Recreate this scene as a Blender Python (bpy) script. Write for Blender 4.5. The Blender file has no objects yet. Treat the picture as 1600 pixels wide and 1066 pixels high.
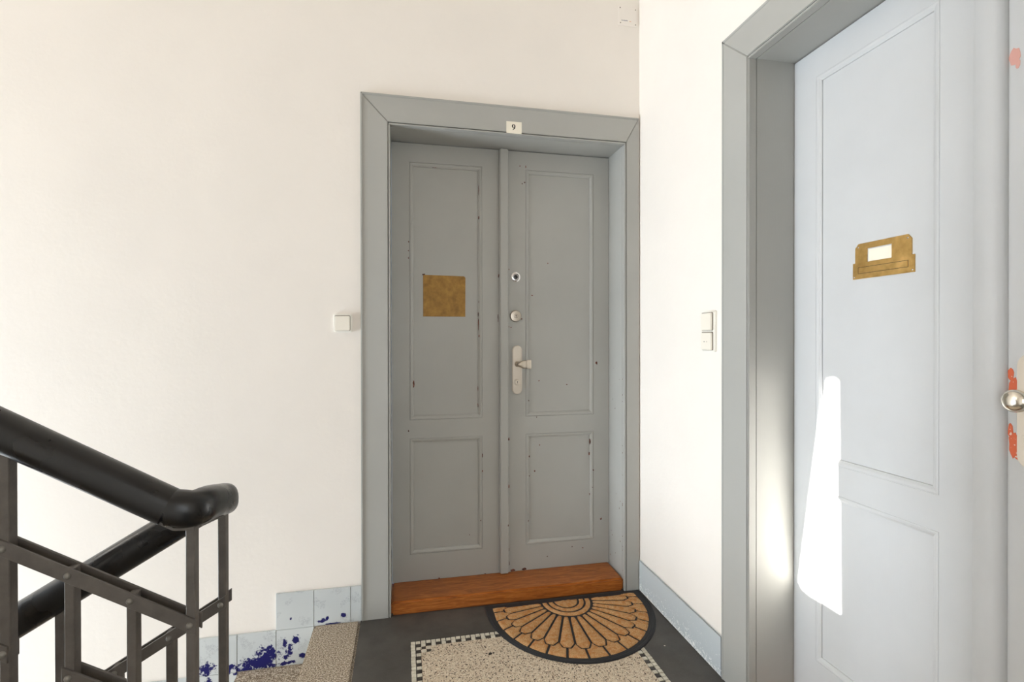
import bpy, bmesh, math, random
from mathutils import Vector, Matrix, noise
random.seed(7)
C = bpy.data.collections.new('scene'); bpy.context.scene.collection.children.link(C)
S = bpy.context.scene

# ------------------------------------------------------------ camera, world, lights
cam = bpy.data.cameras.new('camera'); co = bpy.data.objects.new('camera', cam); C.objects.link(co)
yaw, pitch, roll = math.radians(11.987), math.radians(-.24), math.radians(-.0687)
fw = Vector((math.sin(yaw)*math.cos(pitch), math.cos(yaw)*math.cos(pitch), math.sin(pitch)))
rt = fw.cross(Vector((0, 0, 1))).normalized(); up = rt.cross(fw)
R = rt*math.cos(roll)+up*math.sin(roll); U = up*math.cos(roll)-rt*math.sin(roll)
m = Matrix((R, U, -fw)).transposed().to_4x4(); m.translation = (0, 0, 1.25)
co.matrix_world = m
cam.sensor_width = 36; cam.lens = 794.18/1600*36; cam.clip_start = .02
S.camera = co

w = bpy.data.worlds.new('world'); S.world = w; w.use_nodes = True
w.node_tree.nodes['Background'].inputs[0].default_value = (.55, .75, 1, 1)
w.node_tree.nodes['Background'].inputs[1].default_value = 1.0
S.view_settings.view_transform = 'Standard'; S.view_settings.look = 'None'
S.view_settings.exposure = 0.10; S.view_settings.gamma = 1; S.view_settings.use_curve_mapping = False

SUN_DIR = Vector((1, -.05, -math.tan(math.radians(18))))
sl = bpy.data.lights.new('sun', 'SUN'); sl.energy = 60; sl.angle = math.radians(.15); sl.color = (1, .96, .9)
so = bpy.data.objects.new('sun', sl); C.objects.link(so)
so.rotation_euler = SUN_DIR.to_track_quat('-Z', 'Y').to_euler()

def area(name, loc, sx, sy, power, color, direction):
    l = bpy.data.lights.new(name, 'AREA'); l.shape = 'RECTANGLE'; l.size = sx; l.size_y = sy
    l.energy = power; l.color = color
    o = bpy.data.objects.new(name, l); C.objects.link(o); o.location = loc
    o.rotation_euler = Vector(direction).to_track_quat('-Z', 'Y').to_euler()
    return o
area('daylight_low_window', (-4.12, 1.5, -.2), 1.1, 2.5, 205, (.80, .90, 1), (1, 0, .06))
area('warm_high_fill', (-4.12, 1.2, 3.0), 2.0, 1.0, 17, (1, .78, .54), (1, 0, -.1))  # added warm fill from high left, tints the upper walls
area('rear_fill', (.2, -1.92, 1.3), 1.4, 1.6, 8.5, (1, .95, .90), (0, 1, -.12))  # added fill from behind the camera to lift the back wall

# ------------------------------------------------------------ helpers
def link(o): C.objects.link(o); return o
def tag(o, label=None, cat=None, group=None, kind=None):
    if label: o['label'] = label
    if cat: o['category'] = cat
    if group: o['group'] = group
    if kind: o['kind'] = kind
    return o
def empty(name, loc, parent=None):
    o = bpy.data.objects.new(name, None); o.empty_display_size = .1; link(o); o.location = loc
    if parent: o.parent = parent
    return o

class MB:
    def __init__(s): s.bm = bmesh.new()
    def box(s, a, b, bev=0, seg=2):
        x0, y0, z0 = [min(p, q) for p, q in zip(a, b)]; x1, y1, z1 = [max(p, q) for p, q in zip(a, b)]
        t = bmesh.new(); bmesh.ops.create_cube(t, size=1)
        for v in t.verts:
            v.co = Vector(((x0+x1)/2+v.co.x*(x1-x0), (y0+y1)/2+v.co.y*(y1-y0), (z0+z1)/2+v.co.z*(z1-z0)))
        if bev: bmesh.ops.bevel(t, geom=t.edges[:], offset=bev, segments=seg, affect='EDGES', clamp_overlap=True)
        return s.merge(t)
    def merge(s, t, mat=None):
        if mat: bmesh.ops.transform(t, matrix=mat, verts=t.verts)
        me = bpy.data.meshes.new('t'); t.to_mesh(me); t.free(); s.bm.from_mesh(me); bpy.data.meshes.remove(me); return s
    def prism(s, pts, depth, mat, bev=0, seg=2):
        """pts 2D polygon in local xy, extruded to z=depth, placed by mat"""
        t = bmesh.new(); f = t.faces.new([t.verts.new((p[0], p[1], 0)) for p in pts])
        r = bmesh.ops.extrude_face_region(t, geom=[f])
        for v in r['geom']:
            if isinstance(v, bmesh.types.BMVert): v.co.z = depth
        bmesh.ops.recalc_face_normals(t, faces=t.faces)
        if bev:
            top = [e for e in t.edges if all(abs(v.co.z-depth) < 1e-7 for v in e.verts)]
            bmesh.ops.bevel(t, geom=top, offset=bev, segments=seg, affect='EDGES', clamp_overlap=True)
        return s.merge(t, mat)
    def lathe(s, prof, mat, n=24):
        """prof list of (r, h) around local z"""
        t = bmesh.new(); rings = []
        for r, h in prof:
            rings.append([t.verts.new((r*math.cos(2*math.pi*i/n), r*math.sin(2*math.pi*i/n), h)) for i in range(n)] if r > 1e-6 else [t.verts.new((0, 0, h))])
        for a, b in zip(rings, rings[1:]):
            for i in range(n):
                j = (i+1) % n
                if len(a) == 1 and len(b) == 1: continue
                if len(a) == 1: t.faces.new((a[0], b[i], b[j]))
                elif len(b) == 1: t.faces.new((a[i], a[j], b[0]))
                else: t.faces.new((a[i], a[j], b[j], b[i]))
        bmesh.ops.recalc_face_normals(t, faces=t.faces)
        return s.merge(t, mat)
    def sweep(s, path, prof, cap=True):
        """prof: closed list of (side, up); side = tangent x z"""
        t = bmesh.new(); rings = []
        P = [Vector(p) for p in path]
        for i, p in enumerate(P):
            a = P[max(i-1, 0)]; b = P[min(i+1, len(P)-1)]; tn = (b-a).normalized()
            sd = tn.cross(Vector((0, 0, 1))).normalized(); u = sd.cross(tn)
            rings.append([t.verts.new(p+sd*q[0]+u*q[1]) for q in prof])
        n = len(prof)
        for a, b in zip(rings, rings[1:]):
            for i in range(n): t.faces.new((a[i], a[(i+1) % n], b[(i+1) % n], b[i]))
        if cap: t.faces.new(rings[0]); t.faces.new(rings[-1])
        bmesh.ops.recalc_face_normals(t, faces=t.faces)
        return s.merge(t)
    def build(s, name, mat, parent=None, smooth=False, origin=None, angle=35):
        me = bpy.data.meshes.new(name)
        o0 = Vector(origin) if origin else None
        if o0: bmesh.ops.translate(s.bm, vec=-o0, verts=s.bm.verts)
        s.bm.to_mesh(me); s.bm.free(); me.materials.append(mat)
        if smooth:
            for p in me.polygons: p.use_smooth = True
            if angle:
                try: me.set_sharp_from_angle(angle=math.radians(angle))
                except Exception: pass
        o = link(bpy.data.objects.new(name, me))
        if o0: o.location = o0
        if parent:
            o.parent = parent
            pw = Vector(parent.location)
            q = parent.parent
            while q: pw += Vector(q.location); q = q.parent
            o.location = Vector(o.location)-pw
        return o
def box(name, a, b, mat, parent=None, bev=0, seg=2): return MB().box(a, b, bev, seg).build(name, mat, parent, smooth=bev > 0, angle=25)

# ------------------------------------------------------------ materials
def srgb(r, g, b): return tuple((c/255/12.92 if c/255 <= .04045 else ((c/255+.055)/1.055)**2.4) for c in (r, g, b))+(1,)
class M:
    def __init__(s, name, rough=.5, metal=0, spec=.5, coat=0):
        s.m = bpy.data.materials.new(name); s.m.use_nodes = True; s.t = s.m.node_tree; s.b = s.t.nodes['Principled BSDF']
        s.b.inputs['Roughness'].default_value = rough; s.b.inputs['Metallic'].default_value = metal
        s.b.inputs['Specular IOR Level'].default_value = spec; s.b.inputs['Coat Weight'].default_value = coat
        s.pos = s.n('ShaderNodeNewGeometry').outputs['Position']; s._b = None
    def n(s, k, **kw):
        nd = s.t.nodes.new(k)
        for a, v in kw.items():
            if a in nd.inputs: nd.inputs[a].default_value = v
            else: setattr(nd, a, v)
        return nd
    def l(s, a, b): s.t.links.new(a, b)
    def scaled(s, v):
        n = s.n('ShaderNodeVectorMath', operation='MULTIPLY'); s.l(s.pos, n.inputs[0]); n.inputs[1].default_value = v; return n.outputs[0]
    def noise(s, scale, detail=3, rough=.5, vec=None, dist=0):
        n = s.n('ShaderNodeTexNoise'); n.inputs['Scale'].default_value = scale; n.inputs['Detail'].default_value = detail
        n.inputs['Roughness'].default_value = rough; n.inputs['Distortion'].default_value = dist
        s.l(vec or s.pos, n.inputs['Vector']); return n.outputs['Fac']
    def voro(s, scale, vec=None, out='Color', feature='F1'):
        n = s.n('ShaderNodeTexVoronoi'); n.feature = feature; n.inputs['Scale'].default_value = scale; s.l(vec or s.pos, n.inputs['Vector']); return n.outputs[out]
    def ramp(s, fac, stops, interp='LINEAR'):
        n = s.n('ShaderNodeValToRGB'); cr = n.color_ramp; cr.interpolation = interp
        while len(cr.elements) < len(stops): cr.elements.new(.5)
        for e, (p, c) in zip(cr.elements, stops): e.position = p; e.color = c if len(c) == 4 else (*c, 1)
        s.l(fac, n.inputs[0]); return n.outputs[0]
    def mix(s, fac, a, b, mode='MIX'):
        n = s.n('ShaderNodeMix'); n.data_type = 'RGBA'; n.blend_type = mode
        for v, i in ((fac, 0), (a, 6), (b, 7)):
            if hasattr(v, 'is_output'): s.l(v, n.inputs[i])
            else: n.inputs[i].default_value = v
        return n.outputs[2]
    def math(s, op, a, b=0, c=0):
        n = s.n('ShaderNodeMath', operation=op)
        for v, i in ((a, 0), (b, 1), (c, 2)):
            if hasattr(v, 'is_output'): s.l(v, n.inputs[i])
            else: n.inputs[i].default_value = v
        return n.outputs[0]
    def sep(s):
        n = s.n('ShaderNodeSeparateXYZ'); s.l(s.pos, n.inputs[0]); return n.outputs
    def color(s, c):
        if hasattr(c, 'is_output'): s.l(c, s.b.inputs['Base Color'])
        else: s.b.inputs['Base Color'].default_value = c
        return s
    def rough(s, v): s.l(v, s.b.inputs['Roughness']); return s
    def bump(s, h, strength, dist=.001):
        n = s.n('ShaderNodeBump'); n.inputs['Strength'].default_value = strength; n.inputs['Distance'].default_value = dist
        s.l(h, n.inputs['Height'])
        if s._b: s.l(s._b, n.inputs['Normal'])
        s._b = n.outputs[0]; s.l(s._b, s.b.inputs['Normal']); return s
W1 = (1, 1, 1, 1); K = (0, 0, 0, 1)

def plaster(name, base, crack=False):
    p = M(name, .75, spec=.25)
    c = p.mix(p.ramp(p.noise(2.2, 4, .6), [(.35, K), (.7, W1)]), base, tuple(v*.965 for v in base[:3])+(1,))
    p.color(c); p.bump(p.noise(320, 3, .6), .35, .0006); p.bump(p.noise(45, 3), .35, .0016); return p.m
m_wall = plaster('wall_plaster', srgb(240, 233, 224))
m_ceil = plaster('ceiling_plaster', srgb(240, 231, 220))

def paint(name, base, chips=.0):
    p = M(name, .38, spec=.45)
    v = p.noise(3, 4, .6)
    c = p.mix(p.ramp(v, [(.3, K), (.75, W1)]), base, tuple(x*.93 for x in base[:3])+(1,))
    if chips:
        f = p.math('MULTIPLY', p.noise(38, 4, .7), p.noise(6, 2, .5))
        k = p.ramp(f, [(chips, K), (chips+.012, W1)])
        c = p.mix(k, c, srgb(120, 72, 55))
    p.color(c)
    p.bump(p.noise(60, 3, .6, p.scaled((5, 5, .35))), .25, .0006)
    p.bump(p.noise(7, 2), .2, .003)
    p.rough(p.ramp(p.noise(9, 3), [(.3, (.42,)*3), (.75, (.56,)*3)]))
    return p.m
GREY = srgb(171, 170, 164)
m_paint = paint('grey_gloss_paint', GREY)
m_leaf = paint('pale_grey_gloss_paint', srgb(202, 203, 203))
m_paint_worn = paint('grey_gloss_paint_worn', GREY, .46)
m_white = M('white_plastic', .35).color(srgb(240, 236, 226)).m
m_ivory = M('ivory_plastic', .35).color(srgb(235, 228, 214)).m
m_gap = M('dark_gap', .8).color(srgb(35, 30, 26)).m
p = M('bare_primer', .7); p.color(p.mix(p.ramp(p.noise(90, 3), [(.4, K), (.6, W1)]), srgb(70, 40, 32), srgb(120, 66, 48))); m_chip = p.m
p = M('orange_primer', .65)
c = p.mix(p.ramp(p.noise(120, 3), [(.60, K), (.64, W1)]), srgb(216, 104, 66), srgb(228, 205, 190)); p.color(c); m_orange = p.m
m_pink = M('pink_primer', .65).color(srgb(212, 160, 148)).m

# threshold wood
p = M('varnished_wood', .34, spec=.5)
g = p.noise(9, 6, .65, p.scaled((.9, 7, 14)), 1.2)
c = p.ramp(g, [(.28, srgb(122, 62, 18)[:3]), (.5, srgb(172, 98, 38)[:3]), (.72, srgb(200, 126, 60)[:3])])
c = p.mix(p.ramp(p.noise(60, 4, .7, p.scaled((.5, 9, 20))), [(.35, (.8,)*3), (.7, (1, 1, 1))]), K, c); p.color(c)
p.bump(p.noise(80, 3, .6, p.scaled((.4, 8, 12))), .15, .0006); m_wood = p.m

# floor stones
p = M('dark_asphalt_stone', .42, spec=.35)
a = p.ramp(p.noise(5, 6, .65), [(.3, srgb(58, 55, 52)[:3]), (.7, srgb(86, 82, 77)[:3])])
k = p.ramp(p.voro(210, out='Distance'), [(.06, (1, 1, 1)), (.12, (0, 0, 0))])
k2 = p.math('MULTIPLY', k, p.ramp(p.noise(140, 2), [(.5, K), (.6, W1)]))
a = p.mix(k2, a, srgb(150, 145, 135))
a = p.mix(p.ramp(p.noise(700, 2), [(.45, K), (.75, (.5,)*3)]), a, srgb(110, 105, 98)); p.color(a)
p.bump(p.noise(150, 4), .2, .001); p.rough(p.ramp(p.noise(11, 4), [(.3, (.32,)*3), (.75, (.6,)*3)])); m_dark = p.m

p = M('speckled_terrazzo', .45, spec=.4)
v = p.voro(250)
sv = p.n('ShaderNodeSeparateColor'); p.l(v, sv.inputs[0])
base = p.ramp(sv.outputs[0], [(0, srgb(196, 176, 152)[:3]), (.55, srgb(214, 197, 172)[:3]), (1, srgb(232, 222, 202)[:3])])
d = p.ramp(sv.outputs[1], [(0, W1), (.11, W1), (.115, K)], 'CONSTANT')
base = p.mix(d, base, srgb(58, 46, 36))
v2 = p.voro(120); s2 = p.n('ShaderNodeSeparateColor'); p.l(v2, s2.inputs[0])
dd = p.math('MULTIPLY', p.ramp(s2.outputs[1], [(0, W1), (.10, K)], 'CONSTANT'), p.ramp(p.voro(120, out='Distance'), [(.30, W1), (.36, K)]))
base = p.mix(dd, base, srgb(88, 66, 52))
gr = p.ramp(p.voro(250, out='Distance', feature='F1'), [(.45, K), (.75, W1)])
base = p.mix(p.math('MULTIPLY', gr, .45), base, srgb(168, 146, 122))
p.color(base); p.bump(p.noise(500, 2), .12, .0005); m_terr = p.m

p = M('granite_tread', .6, spec=.3)
v = p.noise(200, 2, .65); 
c = p.ramp(v, [(.36, srgb(84, 70, 56)[:3]), (.46, srgb(140, 124, 104)[:3]), (.55, srgb(184, 170, 150)[:3]), (.64, srgb(228, 218, 202)[:3])])
c = p.mix(p.math('MULTIPLY', p.ramp(p.noise(3, 4), [(.35, K), (.7, W1)]), .25), c, srgb(138, 122, 105)); p.color(c)
p.bump(v, .35, .0012); m_gran = p.m

p = M('white_mosaic', .5); p.color(p.mix(p.ramp(p.noise(60, 3), [(.3, K), (.7, W1)]), srgb(222, 216, 200), srgb(196, 188, 170))); m_mw = p.m
p = M('black_mosaic', .45); p.color(p.mix(p.ramp(p.noise(60, 3), [(.3, K), (.7, W1)]), srgb(44, 40, 36), srgb(66, 60, 54))); m_mb = p.m
m_grout = M('grout', .8).color(srgb(48, 42, 36)).m

# skirting tile paint: worn through to navy
def skirting_paint():
    p = M('skirting_paint_worn_blue', .4, spec=.45)
    x, y, z = p.sep()
    spots = [(-.619, -.132, .062, .030), (-.575, -.120, .040, .050), (-.655, -.150, .05, .016), (-.556, -.10, .018, .045), (-.812, -.128, .030, .022), (-.72, -.137, .03, .012),
             (-.484, -.096, .014, .026), (-.497, -.118, .02, .009), (-.46, -.05, .012, .016), (-.353, .021, .018, .008), (-.332, .028, .006, .009), (-.264, .036, .011, .008),
             (-.31, .004, .04, .003), (-.43, -.118, .014, .012), (-.505, -.06, .012, .02), (-.50, -.145, .045, .007), (-.8, -.19, .012, .02), (-.48, .045, .006, .006)]
    f = None
    for sx, sz, rx, rz in spots:
        a = p.math('MULTIPLY', p.math('SUBTRACT', x, sx), 1/rx); b = p.math('MULTIPLY', p.math('SUBTRACT', z, sz), 1/rz)
        d = p.math('SQRT', p.math('ADD', p.math('MULTIPLY', a, a), p.math('MULTIPLY', b, b)))
        v = p.math('SUBTRACT', 1.0, d)
        f = v if f is None else p.math('MAXIMUM', f, v)
    f = p.math('MAXIMUM', f, -1.15)
    nz = p.math('MULTIPLY', p.math('SUBTRACT', p.noise(55, 6, .72, dist=.6), .5), 5.2)
    k = p.ramp(p.math('ADD', f, nz), [(.0, K), (.08, W1)])
    # hair scratches
    sc = p.noise(95, 4, .65, p.scaled((1, 1, 1.6)), 1.5)
    line = p.ramp(sc, [(.488, K), (.495, W1), (.505, W1), (.512, K)])
    area_ = p.ramp(p.math('MULTIPLY', p.noise(17, 3, .6), p.ramp(x, [(0, W1), (1, W1)])), [(.555, K), (.575, W1)])
    ln = p.math('MULTIPLY', line, area_)
    c = p.mix(p.ramp(p.noise(4, 3), [(.3, K), (.7, W1)]), srgb(205, 209, 208), srgb(194, 199, 199))
    c = p.mix(ln, c, srgb(40, 44, 84)); c = p.mix(k, c, srgb(12, 14, 90)); p.color(c)
    p.bump(p.math('SUBTRACT', 1, k), .3, .0006); p.bump(p.noise(50, 2), .15, .001)
    return p.m
m_skirt = skirting_paint()
p = M('skirting_paint_scuffed', .4, spec=.45)
x, y, z = p.sep()
near = p.ramp(z, [(.0, (1, 1, 1)), (.02, (.62,)*3), (.06, (.42,)*3), (.13, (.20,)*3), (.16, (0, 0, 0))])
sn = p.noise(70, 5, .75, p.scaled((1, .9, 1.2)), 1.2)
k = p.ramp(p.math('ADD', sn, p.math('MULTIPLY', near, .30)), [(.735, K), (.75, W1)])
c = p.mix(k, srgb(196, 202, 204), srgb(248, 248, 246)); p.color(c); p.bump(p.noise(50, 2), .15, .001); m_skirt_r = p.m

# coir and rubber
p = M('coir', .95, spec=.1)
v = p.noise(420, 4, .75)
c = p.ramp(v, [(.3, srgb(150, 100, 56)[:3]), (.5, srgb(208, 160, 108)[:3]), (.7, srgb(240, 208, 164)[:3])])
c = p.mix(p.ramp(p.noise(60, 3), [(.45, K), (.7, W1)]), c, srgb(196, 134, 78)); p.color(c); p.bump(v, .8, .004); m_coir = p.m
p = M('black_rubber', .55, spec=.3); p.color(srgb(48, 48, 50)); p.bump(p.noise(200, 2), .2, .0006); m_rubber = p.m
# railing
p = M('railing_paint', .45, spec=.5)
p.color(p.mix(p.ramp(p.noise(30, 4, .6), [(.35, K), (.7, W1)]), srgb(96, 90, 84), srgb(80, 75, 70))); p.bump(p.noise(90, 3), .3, .0012); m_iron = p.m
m_rivet = M('rivet_steel', .35, .3).color(srgb(128, 124, 116)).m
p = M('black_handrail', .28, spec=.5); p.color(srgb(10, 9, 9)); p.bump(p.noise(25, 2), .1, .002); p.rough(p.ramp(p.noise(14, 3), [(.3, (.2,)*3), (.75, (.42,)*3)])); m_rail = p.m
# metals
p = M('brushed_nickel', .34, 1); p.color(srgb(196, 186, 172)); p.bump(p.noise(300, 2, .5, p.scaled((4, 4, .4))), .1, .0003); m_nick = p.m
m_chrome = M('chrome', .12, 1).color(srgb(225, 225, 225)).m
p = M('brass_bright', .36, .9); p.color(p.mix(p.ramp(p.noise(25, 4), [(.3, K), (.7, W1)]), srgb(232, 192, 122), srgb(186, 148, 84))); m_brass = p.m
p = M('brass_tarnished', .5, .55)
c = p.mix(p.ramp(p.noise(30, 5, .65), [(.3, K), (.7, W1)]), srgb(160, 122, 60), srgb(122, 90, 42)); p.color(c); p.bump(p.noise(100, 3), .15, .0005); m_brass2 = p.m
m_knob = M('polished_nickel', .2, 1).color(srgb(232, 226, 214)).m
m_paper = M('paper', .7).color(srgb(240, 232, 214)).m
m_ink = M('ink', .7).color(srgb(25, 22, 20)).m
m_keyh = M('keyhole', .6).color(srgb(20, 18, 16)).m
p = M('glowing_opaque_pane', .6); p.color(srgb(200, 210, 215)); p.b.inputs['Emission Color'].default_value = (.8, .9, 1, 1); p.b.inputs['Emission Strength'].default_value = 2.0; m_glow_pane = p.m  # opaque panes with glow put in; they keep the sun out
m_sash = M('window_paint', .5).color(srgb(225, 222, 214)).m

YW, XW = 2.347, 1.147          # plaster planes; casing fronts stand 12 / 7 mm proud
HOLE_T = 2.23
# ------------------------------------------------------------ room shell
def shell(name, boxes, mat):
    b = MB()
    for a, c in boxes: b.box(a, c)
    return tag(b.build(name, mat), kind='structure')
shell('wall_back', [((-4.2, YW, -1.9), (-.08, YW+.3, 3.8)), ((1.085, YW, -.3), (1.9, YW+.3, 3.8)), ((-.08, YW, HOLE_T), (1.085, YW+.3, 3.8)), ((-.08, YW, -1.9), (1.085, YW+.3, -.02))], m_wall)
RY0, RY1 = .295, 1.515          # opening of right hand door
shell('wall_right', [((XW, RY1+.02, -.3), (XW+.35, YW, 3.8)), ((XW, -2, -.3), (XW+.35, RY0-.02, 3.8)), ((XW, RY0-.02, HOLE_T), (XW+.35, RY1+.02, 3.8)), ((XW, RY0-.02, -.3), (XW+.35, RY1+.02, -.02))], m_wall)
shell('ceiling', [((-4.4, -2.2, 3.8), (1.6, 2.7, 4.0))], m_ceil)
shell('wall_rear', [((-4.4, -2.2, -1.9), (-.5, -2, 3.8)), ((.9, -2.2, -1.9), (1.6, -2, 3.8)), ((-.5, -2.2, -1.9), (.9, -2, .5)), ((-.5, -2.2, 2.1), (.9, -2, 3.8))], m_wall)
LX = -4.2
shell('wall_left', [((LX-.2, -2.2, -1.9), (LX, .9, 2.02)), ((LX-.2, -2.2, 2.02), (LX, .2, 2.5)), ((LX-.2, 2.2, -1.9), (LX, 2.7, 3.8)), ((LX-.2, .9, -1.9), (LX, 2.2, -1.5)), ((LX-.2, 2.1, -1.5), (LX, 2.2, 1.2)),
                    ((LX-.2, .9, 1.2), (LX, 2.2, 2.02)), ((LX-.2, -2.2, 3.5), (LX, 2.2, 3.8)), ((LX-.2, -2.2, 2.5), (LX, .2, 3.5))], m_wall)
# windows on the stair side; the upper one is added for the light
def window(name, y0, y1, z0, z1, hole=None):
    b = MB()
    for a, c in (((LX-.1, y0, z0), (LX-.04, y0+.06, z1)), ((LX-.1, y1-.06, z0), (LX-.04, y1, z1)), ((LX-.1, y0, z0), (LX-.04, y1, z0+.06)), ((LX-.1, y0, z1-.06), (LX-.04, y1, z1))):
        b.box(a, c, .004)
    wf = b.build(name, m_sash); tag(wf, kind='structure')
    if not hole:
        box('pane', (LX-.075, y0+.06, z0+.06), (LX-.065, y1-.06, z1-.06), m_glow_pane, wf)
    else:
        t = bmesh.new(); o = [(y0+.05, z0+.05), (y1-.05, z0+.05), (y1-.05, z1-.05), (y0+.05, z1-.05)]
        A = [t.verts.new((LX-.07, *q)) for q in o]; B = [t.verts.new((LX-.07, *q)) for q in hole]
        nh = len(hole)
        # hole listed anticlockwise, 4 anchor indices given by nearest corners
        idx = [min(range(nh), key=lambda i: (hole[i][0]-q[0])**2+(hole[i][1]-q[1])**2) for q in o]
        for k in range(4):
            i0, i1 = idx[k], idx[(k+1) % 4]; chain = [B[i0]]
            while i0 != i1: i0 = (i0+1) % nh; chain.append(B[i0])
            t.faces.new([A[k], A[(k+1) % 4]]+chain[::-1])
        bmesh.ops.triangulate(t, faces=t.faces)
        MBo = MB(); MBo.merge(t); MBo.build('pane', m_glow_pane, wf)
    return wf
def back_project(y, z):
    t = 1.317-(LX-.07); return (y-SUN_DIR.y*t, z-SUN_DIR.z*t)
patch = [(1.332, .398), (1.44, .398), (1.475, .402), (1.492, .42), (1.494, .44), (1.462, .66), (1.405, 1.07), (1.398, 1.10), (1.385, 1.12), (1.360, 1.128), (1.340, 1.12), (1.332, 1.095)]
hole = [back_project(*q) for q in patch]  # pane gap shaped so the sun draws this patch on the door leaf
window('window_1', .9, 2.1, -1.5, 1.2)
window('sun_gap_window', .2, 2.2, 2.02, 3.5, hole)  # added unseen window; its pane masks the sun down to the patch
wr = MB()
for a, c in (((-.5, -2.1, .5), (-.44, -2.04, 2.1)), ((.84, -2.1, .5), (.9, -2.04, 2.1)), ((-.5, -2.1, .5), (.9, -2.04, .56)), ((-.5, -2.1, 2.04), (.9, -2.04, 2.1)), ((.17, -2.1, .5), (.23, -2.04, 2.1))): wr.box(a, c, .004)
wr = tag(wr.build('rear_fill_window', m_sash), kind='structure')  # added unseen window that goes with the rear fill
box('pane', (-.44, -2.08, .56), (.17, -2.07, 2.04), m_glow_pane, wr); box('pane', (.23, -2.08, .56), (.84, -2.07, 2.04), m_glow_pane, wr)

# ------------------------------------------------------------ landing floor
MX0, MX1, MY1, MY0, TP = .023, .950, 2.133, .10, .0206
b = MB()
TJ = -.190                                                       # joint with the granite tread
b.box((TJ, MY1, -.12), (XW, YW, 0)); b.box((TJ, -2, -.12), (MX0, MY1, 0)); b.box((MX1, -2, -.12), (XW, MY1, 0)); b.box((MX0, -2, -.12), (MX1, MY0, 0))
b.box((MX0, MY0, -.12), (MX1, MY1, -.0045))
b.box((TJ-.1928, -2, -.12), (TJ, 1.24, 0))
b.box((-.05, YW, -.02), (1.07, YW+.3, 0)); b.box((XW, RY0, -.02), (XW+.35, RY1, 0))
floor = tag(b.build('floor', m_dark), kind='structure')
box('grout_bed', (MX0, MY0, -.006), (MX1, MY1, -.0025), m_grout, floor)
box('terrazzo_panel', (MX0+2*TP, MY0+2*TP, -.004), (MX1-2*TP, MY1-2*TP, -.0003), m_terr, floor)
nx = round((MX1-MX0)/TP); tpx = (MX1-MX0)/nx; ny = int((MY1-MY0)/TP); tpy = (MY1-MY0)/ny
def tile_mesh(name, mat):
    me = MB(); me.box((-.0087, -.0087, -.005), (.0087, .0087, 0), .0006, 1); o = me.build(name, mat); return o
src = {0: tile_mesh('mosaic_tile', m_mw), 1: tile_mesh('mosaic_tile', m_mb)}; used = {0: False, 1: False}
stuff = {0: [], 1: []}; extra = MB()
rnd = random.Random(3)
for i in range(nx):
    for j in range(ny):
        ii = min(i, nx-1-i); jj = min(j, ny-1-j)
        if not (ii < 2 or jj < 2 or (ii < 4 and jj < 4)): continue
        black = 1 if (ii > 0 and jj > 0 and (ii+jj) % 2 == 0) else 0
        cx = MX0+(i+.5)*tpx; cy = MY1-(j+.5)*tpy
        cz = .0004+rnd.uniform(-.0004, .0004)
        if cy > 1.62:
            o = src[black] if not used[black] else link(src[black].copy()); used[black] = True
            o.location = (cx+rnd.uniform(-.0006, .0006), cy+rnd.uniform(-.0006, .0006), cz); o.rotation_euler = (0, 0, rnd.uniform(-.04, .04)); o.parent = floor
        else: stuff[black].append((cx, cy, cz))
for k, mt in ((0, m_mw), (1, m_mb)):
    b = MB()
    for cx, cy, cz in stuff[k]: b.box((cx-.0091, cy-.0091, -.004), (cx+.0091, cy+.0091, cz))
    tag(b.build('mosaic_border', mt, floor), kind='stuff')
# dark stone chip lodged in the terrazzo
def blob(b, cx, cz, rx, rz, plane, off, thick=.0006, n=11, seed=0, jag=.45):
    r = random.Random(seed*77+int(cx*1e4)+int(cz*1e4)*3); pts = []
    for i in range(n):
        a = 2*math.pi*i/n; q = 1+r.uniform(-jag, jag*.6); pts.append((rx*q*math.cos(a), rz*q*math.sin(a)))
    if plane == 'y': mt = Matrix(((1, 0, 0, cx), (0, 0, -1, off), (0, 1, 0, cz), (0, 0, 0, 1)))
    elif plane == 'x': mt = Matrix(((0, 0, -1, off), (-1, 0, 0, cx), (0, 1, 0, cz), (0, 0, 0, 1)))
    else: mt = Matrix(((1, 0, 0, cx), (0, 1, 0, cz), (0, 0, 1, off), (0, 0, 0, 1)))
    b.prism(pts, thick, mt)
b = MB(); blob(b, .332, 1.986, .010, .010, 'z', -.0004, .0005); blob(b, .318, 1.992, .004, .003, 'z', -.0004, .0005); blob(b, .345, 1.99, .003, .004, 'z', -.0004, .0005); b.build('stone_fleck', m_gap, floor)
b = MB(); blob(b, 1.035, 1.889, .003, .003, 'z', 0, .0008); b.build('paint_fleck', m_paper, floor)

# ------------------------------------------------------------ staircase
TR, RI = .3035, .157
stair = tag(empty('staircase', (-.39, 1.8, -.12)), 'speckled granite staircase descending left beside the landing along the cream wall', 'staircase')
YB = 1.2412
for k in range(10):
    xn = -.388-TR*k; zt = -RI*k
    x1 = TJ-.0015 if k == 0 else xn+TR+.02
    b = MB(); b.box((xn, YB, zt-.045), (x1, YW-.0005, zt), .010, 3); b.build('tread', m_gran, stair)
    if k < 9: box('riser', (xn+.018, YB+.01, zt-RI+.0), (xn+.045, YW-.001, zt-.045), m_gran, stair)
for k in range(9):                                               # flight going up, behind the near railing
    xn = -.40-TR*k; zt = RI*(k+1)
    b = MB(); b.box((xn-TR-.02, -.06, zt-.045), (xn+.01, 1.0492, zt), .010, 3); b.build('tread', m_gran, stair)
    box('riser', (xn-.03, -.05, zt-RI), (xn-.005, .99, zt-.045), m_gran, stair)
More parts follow.
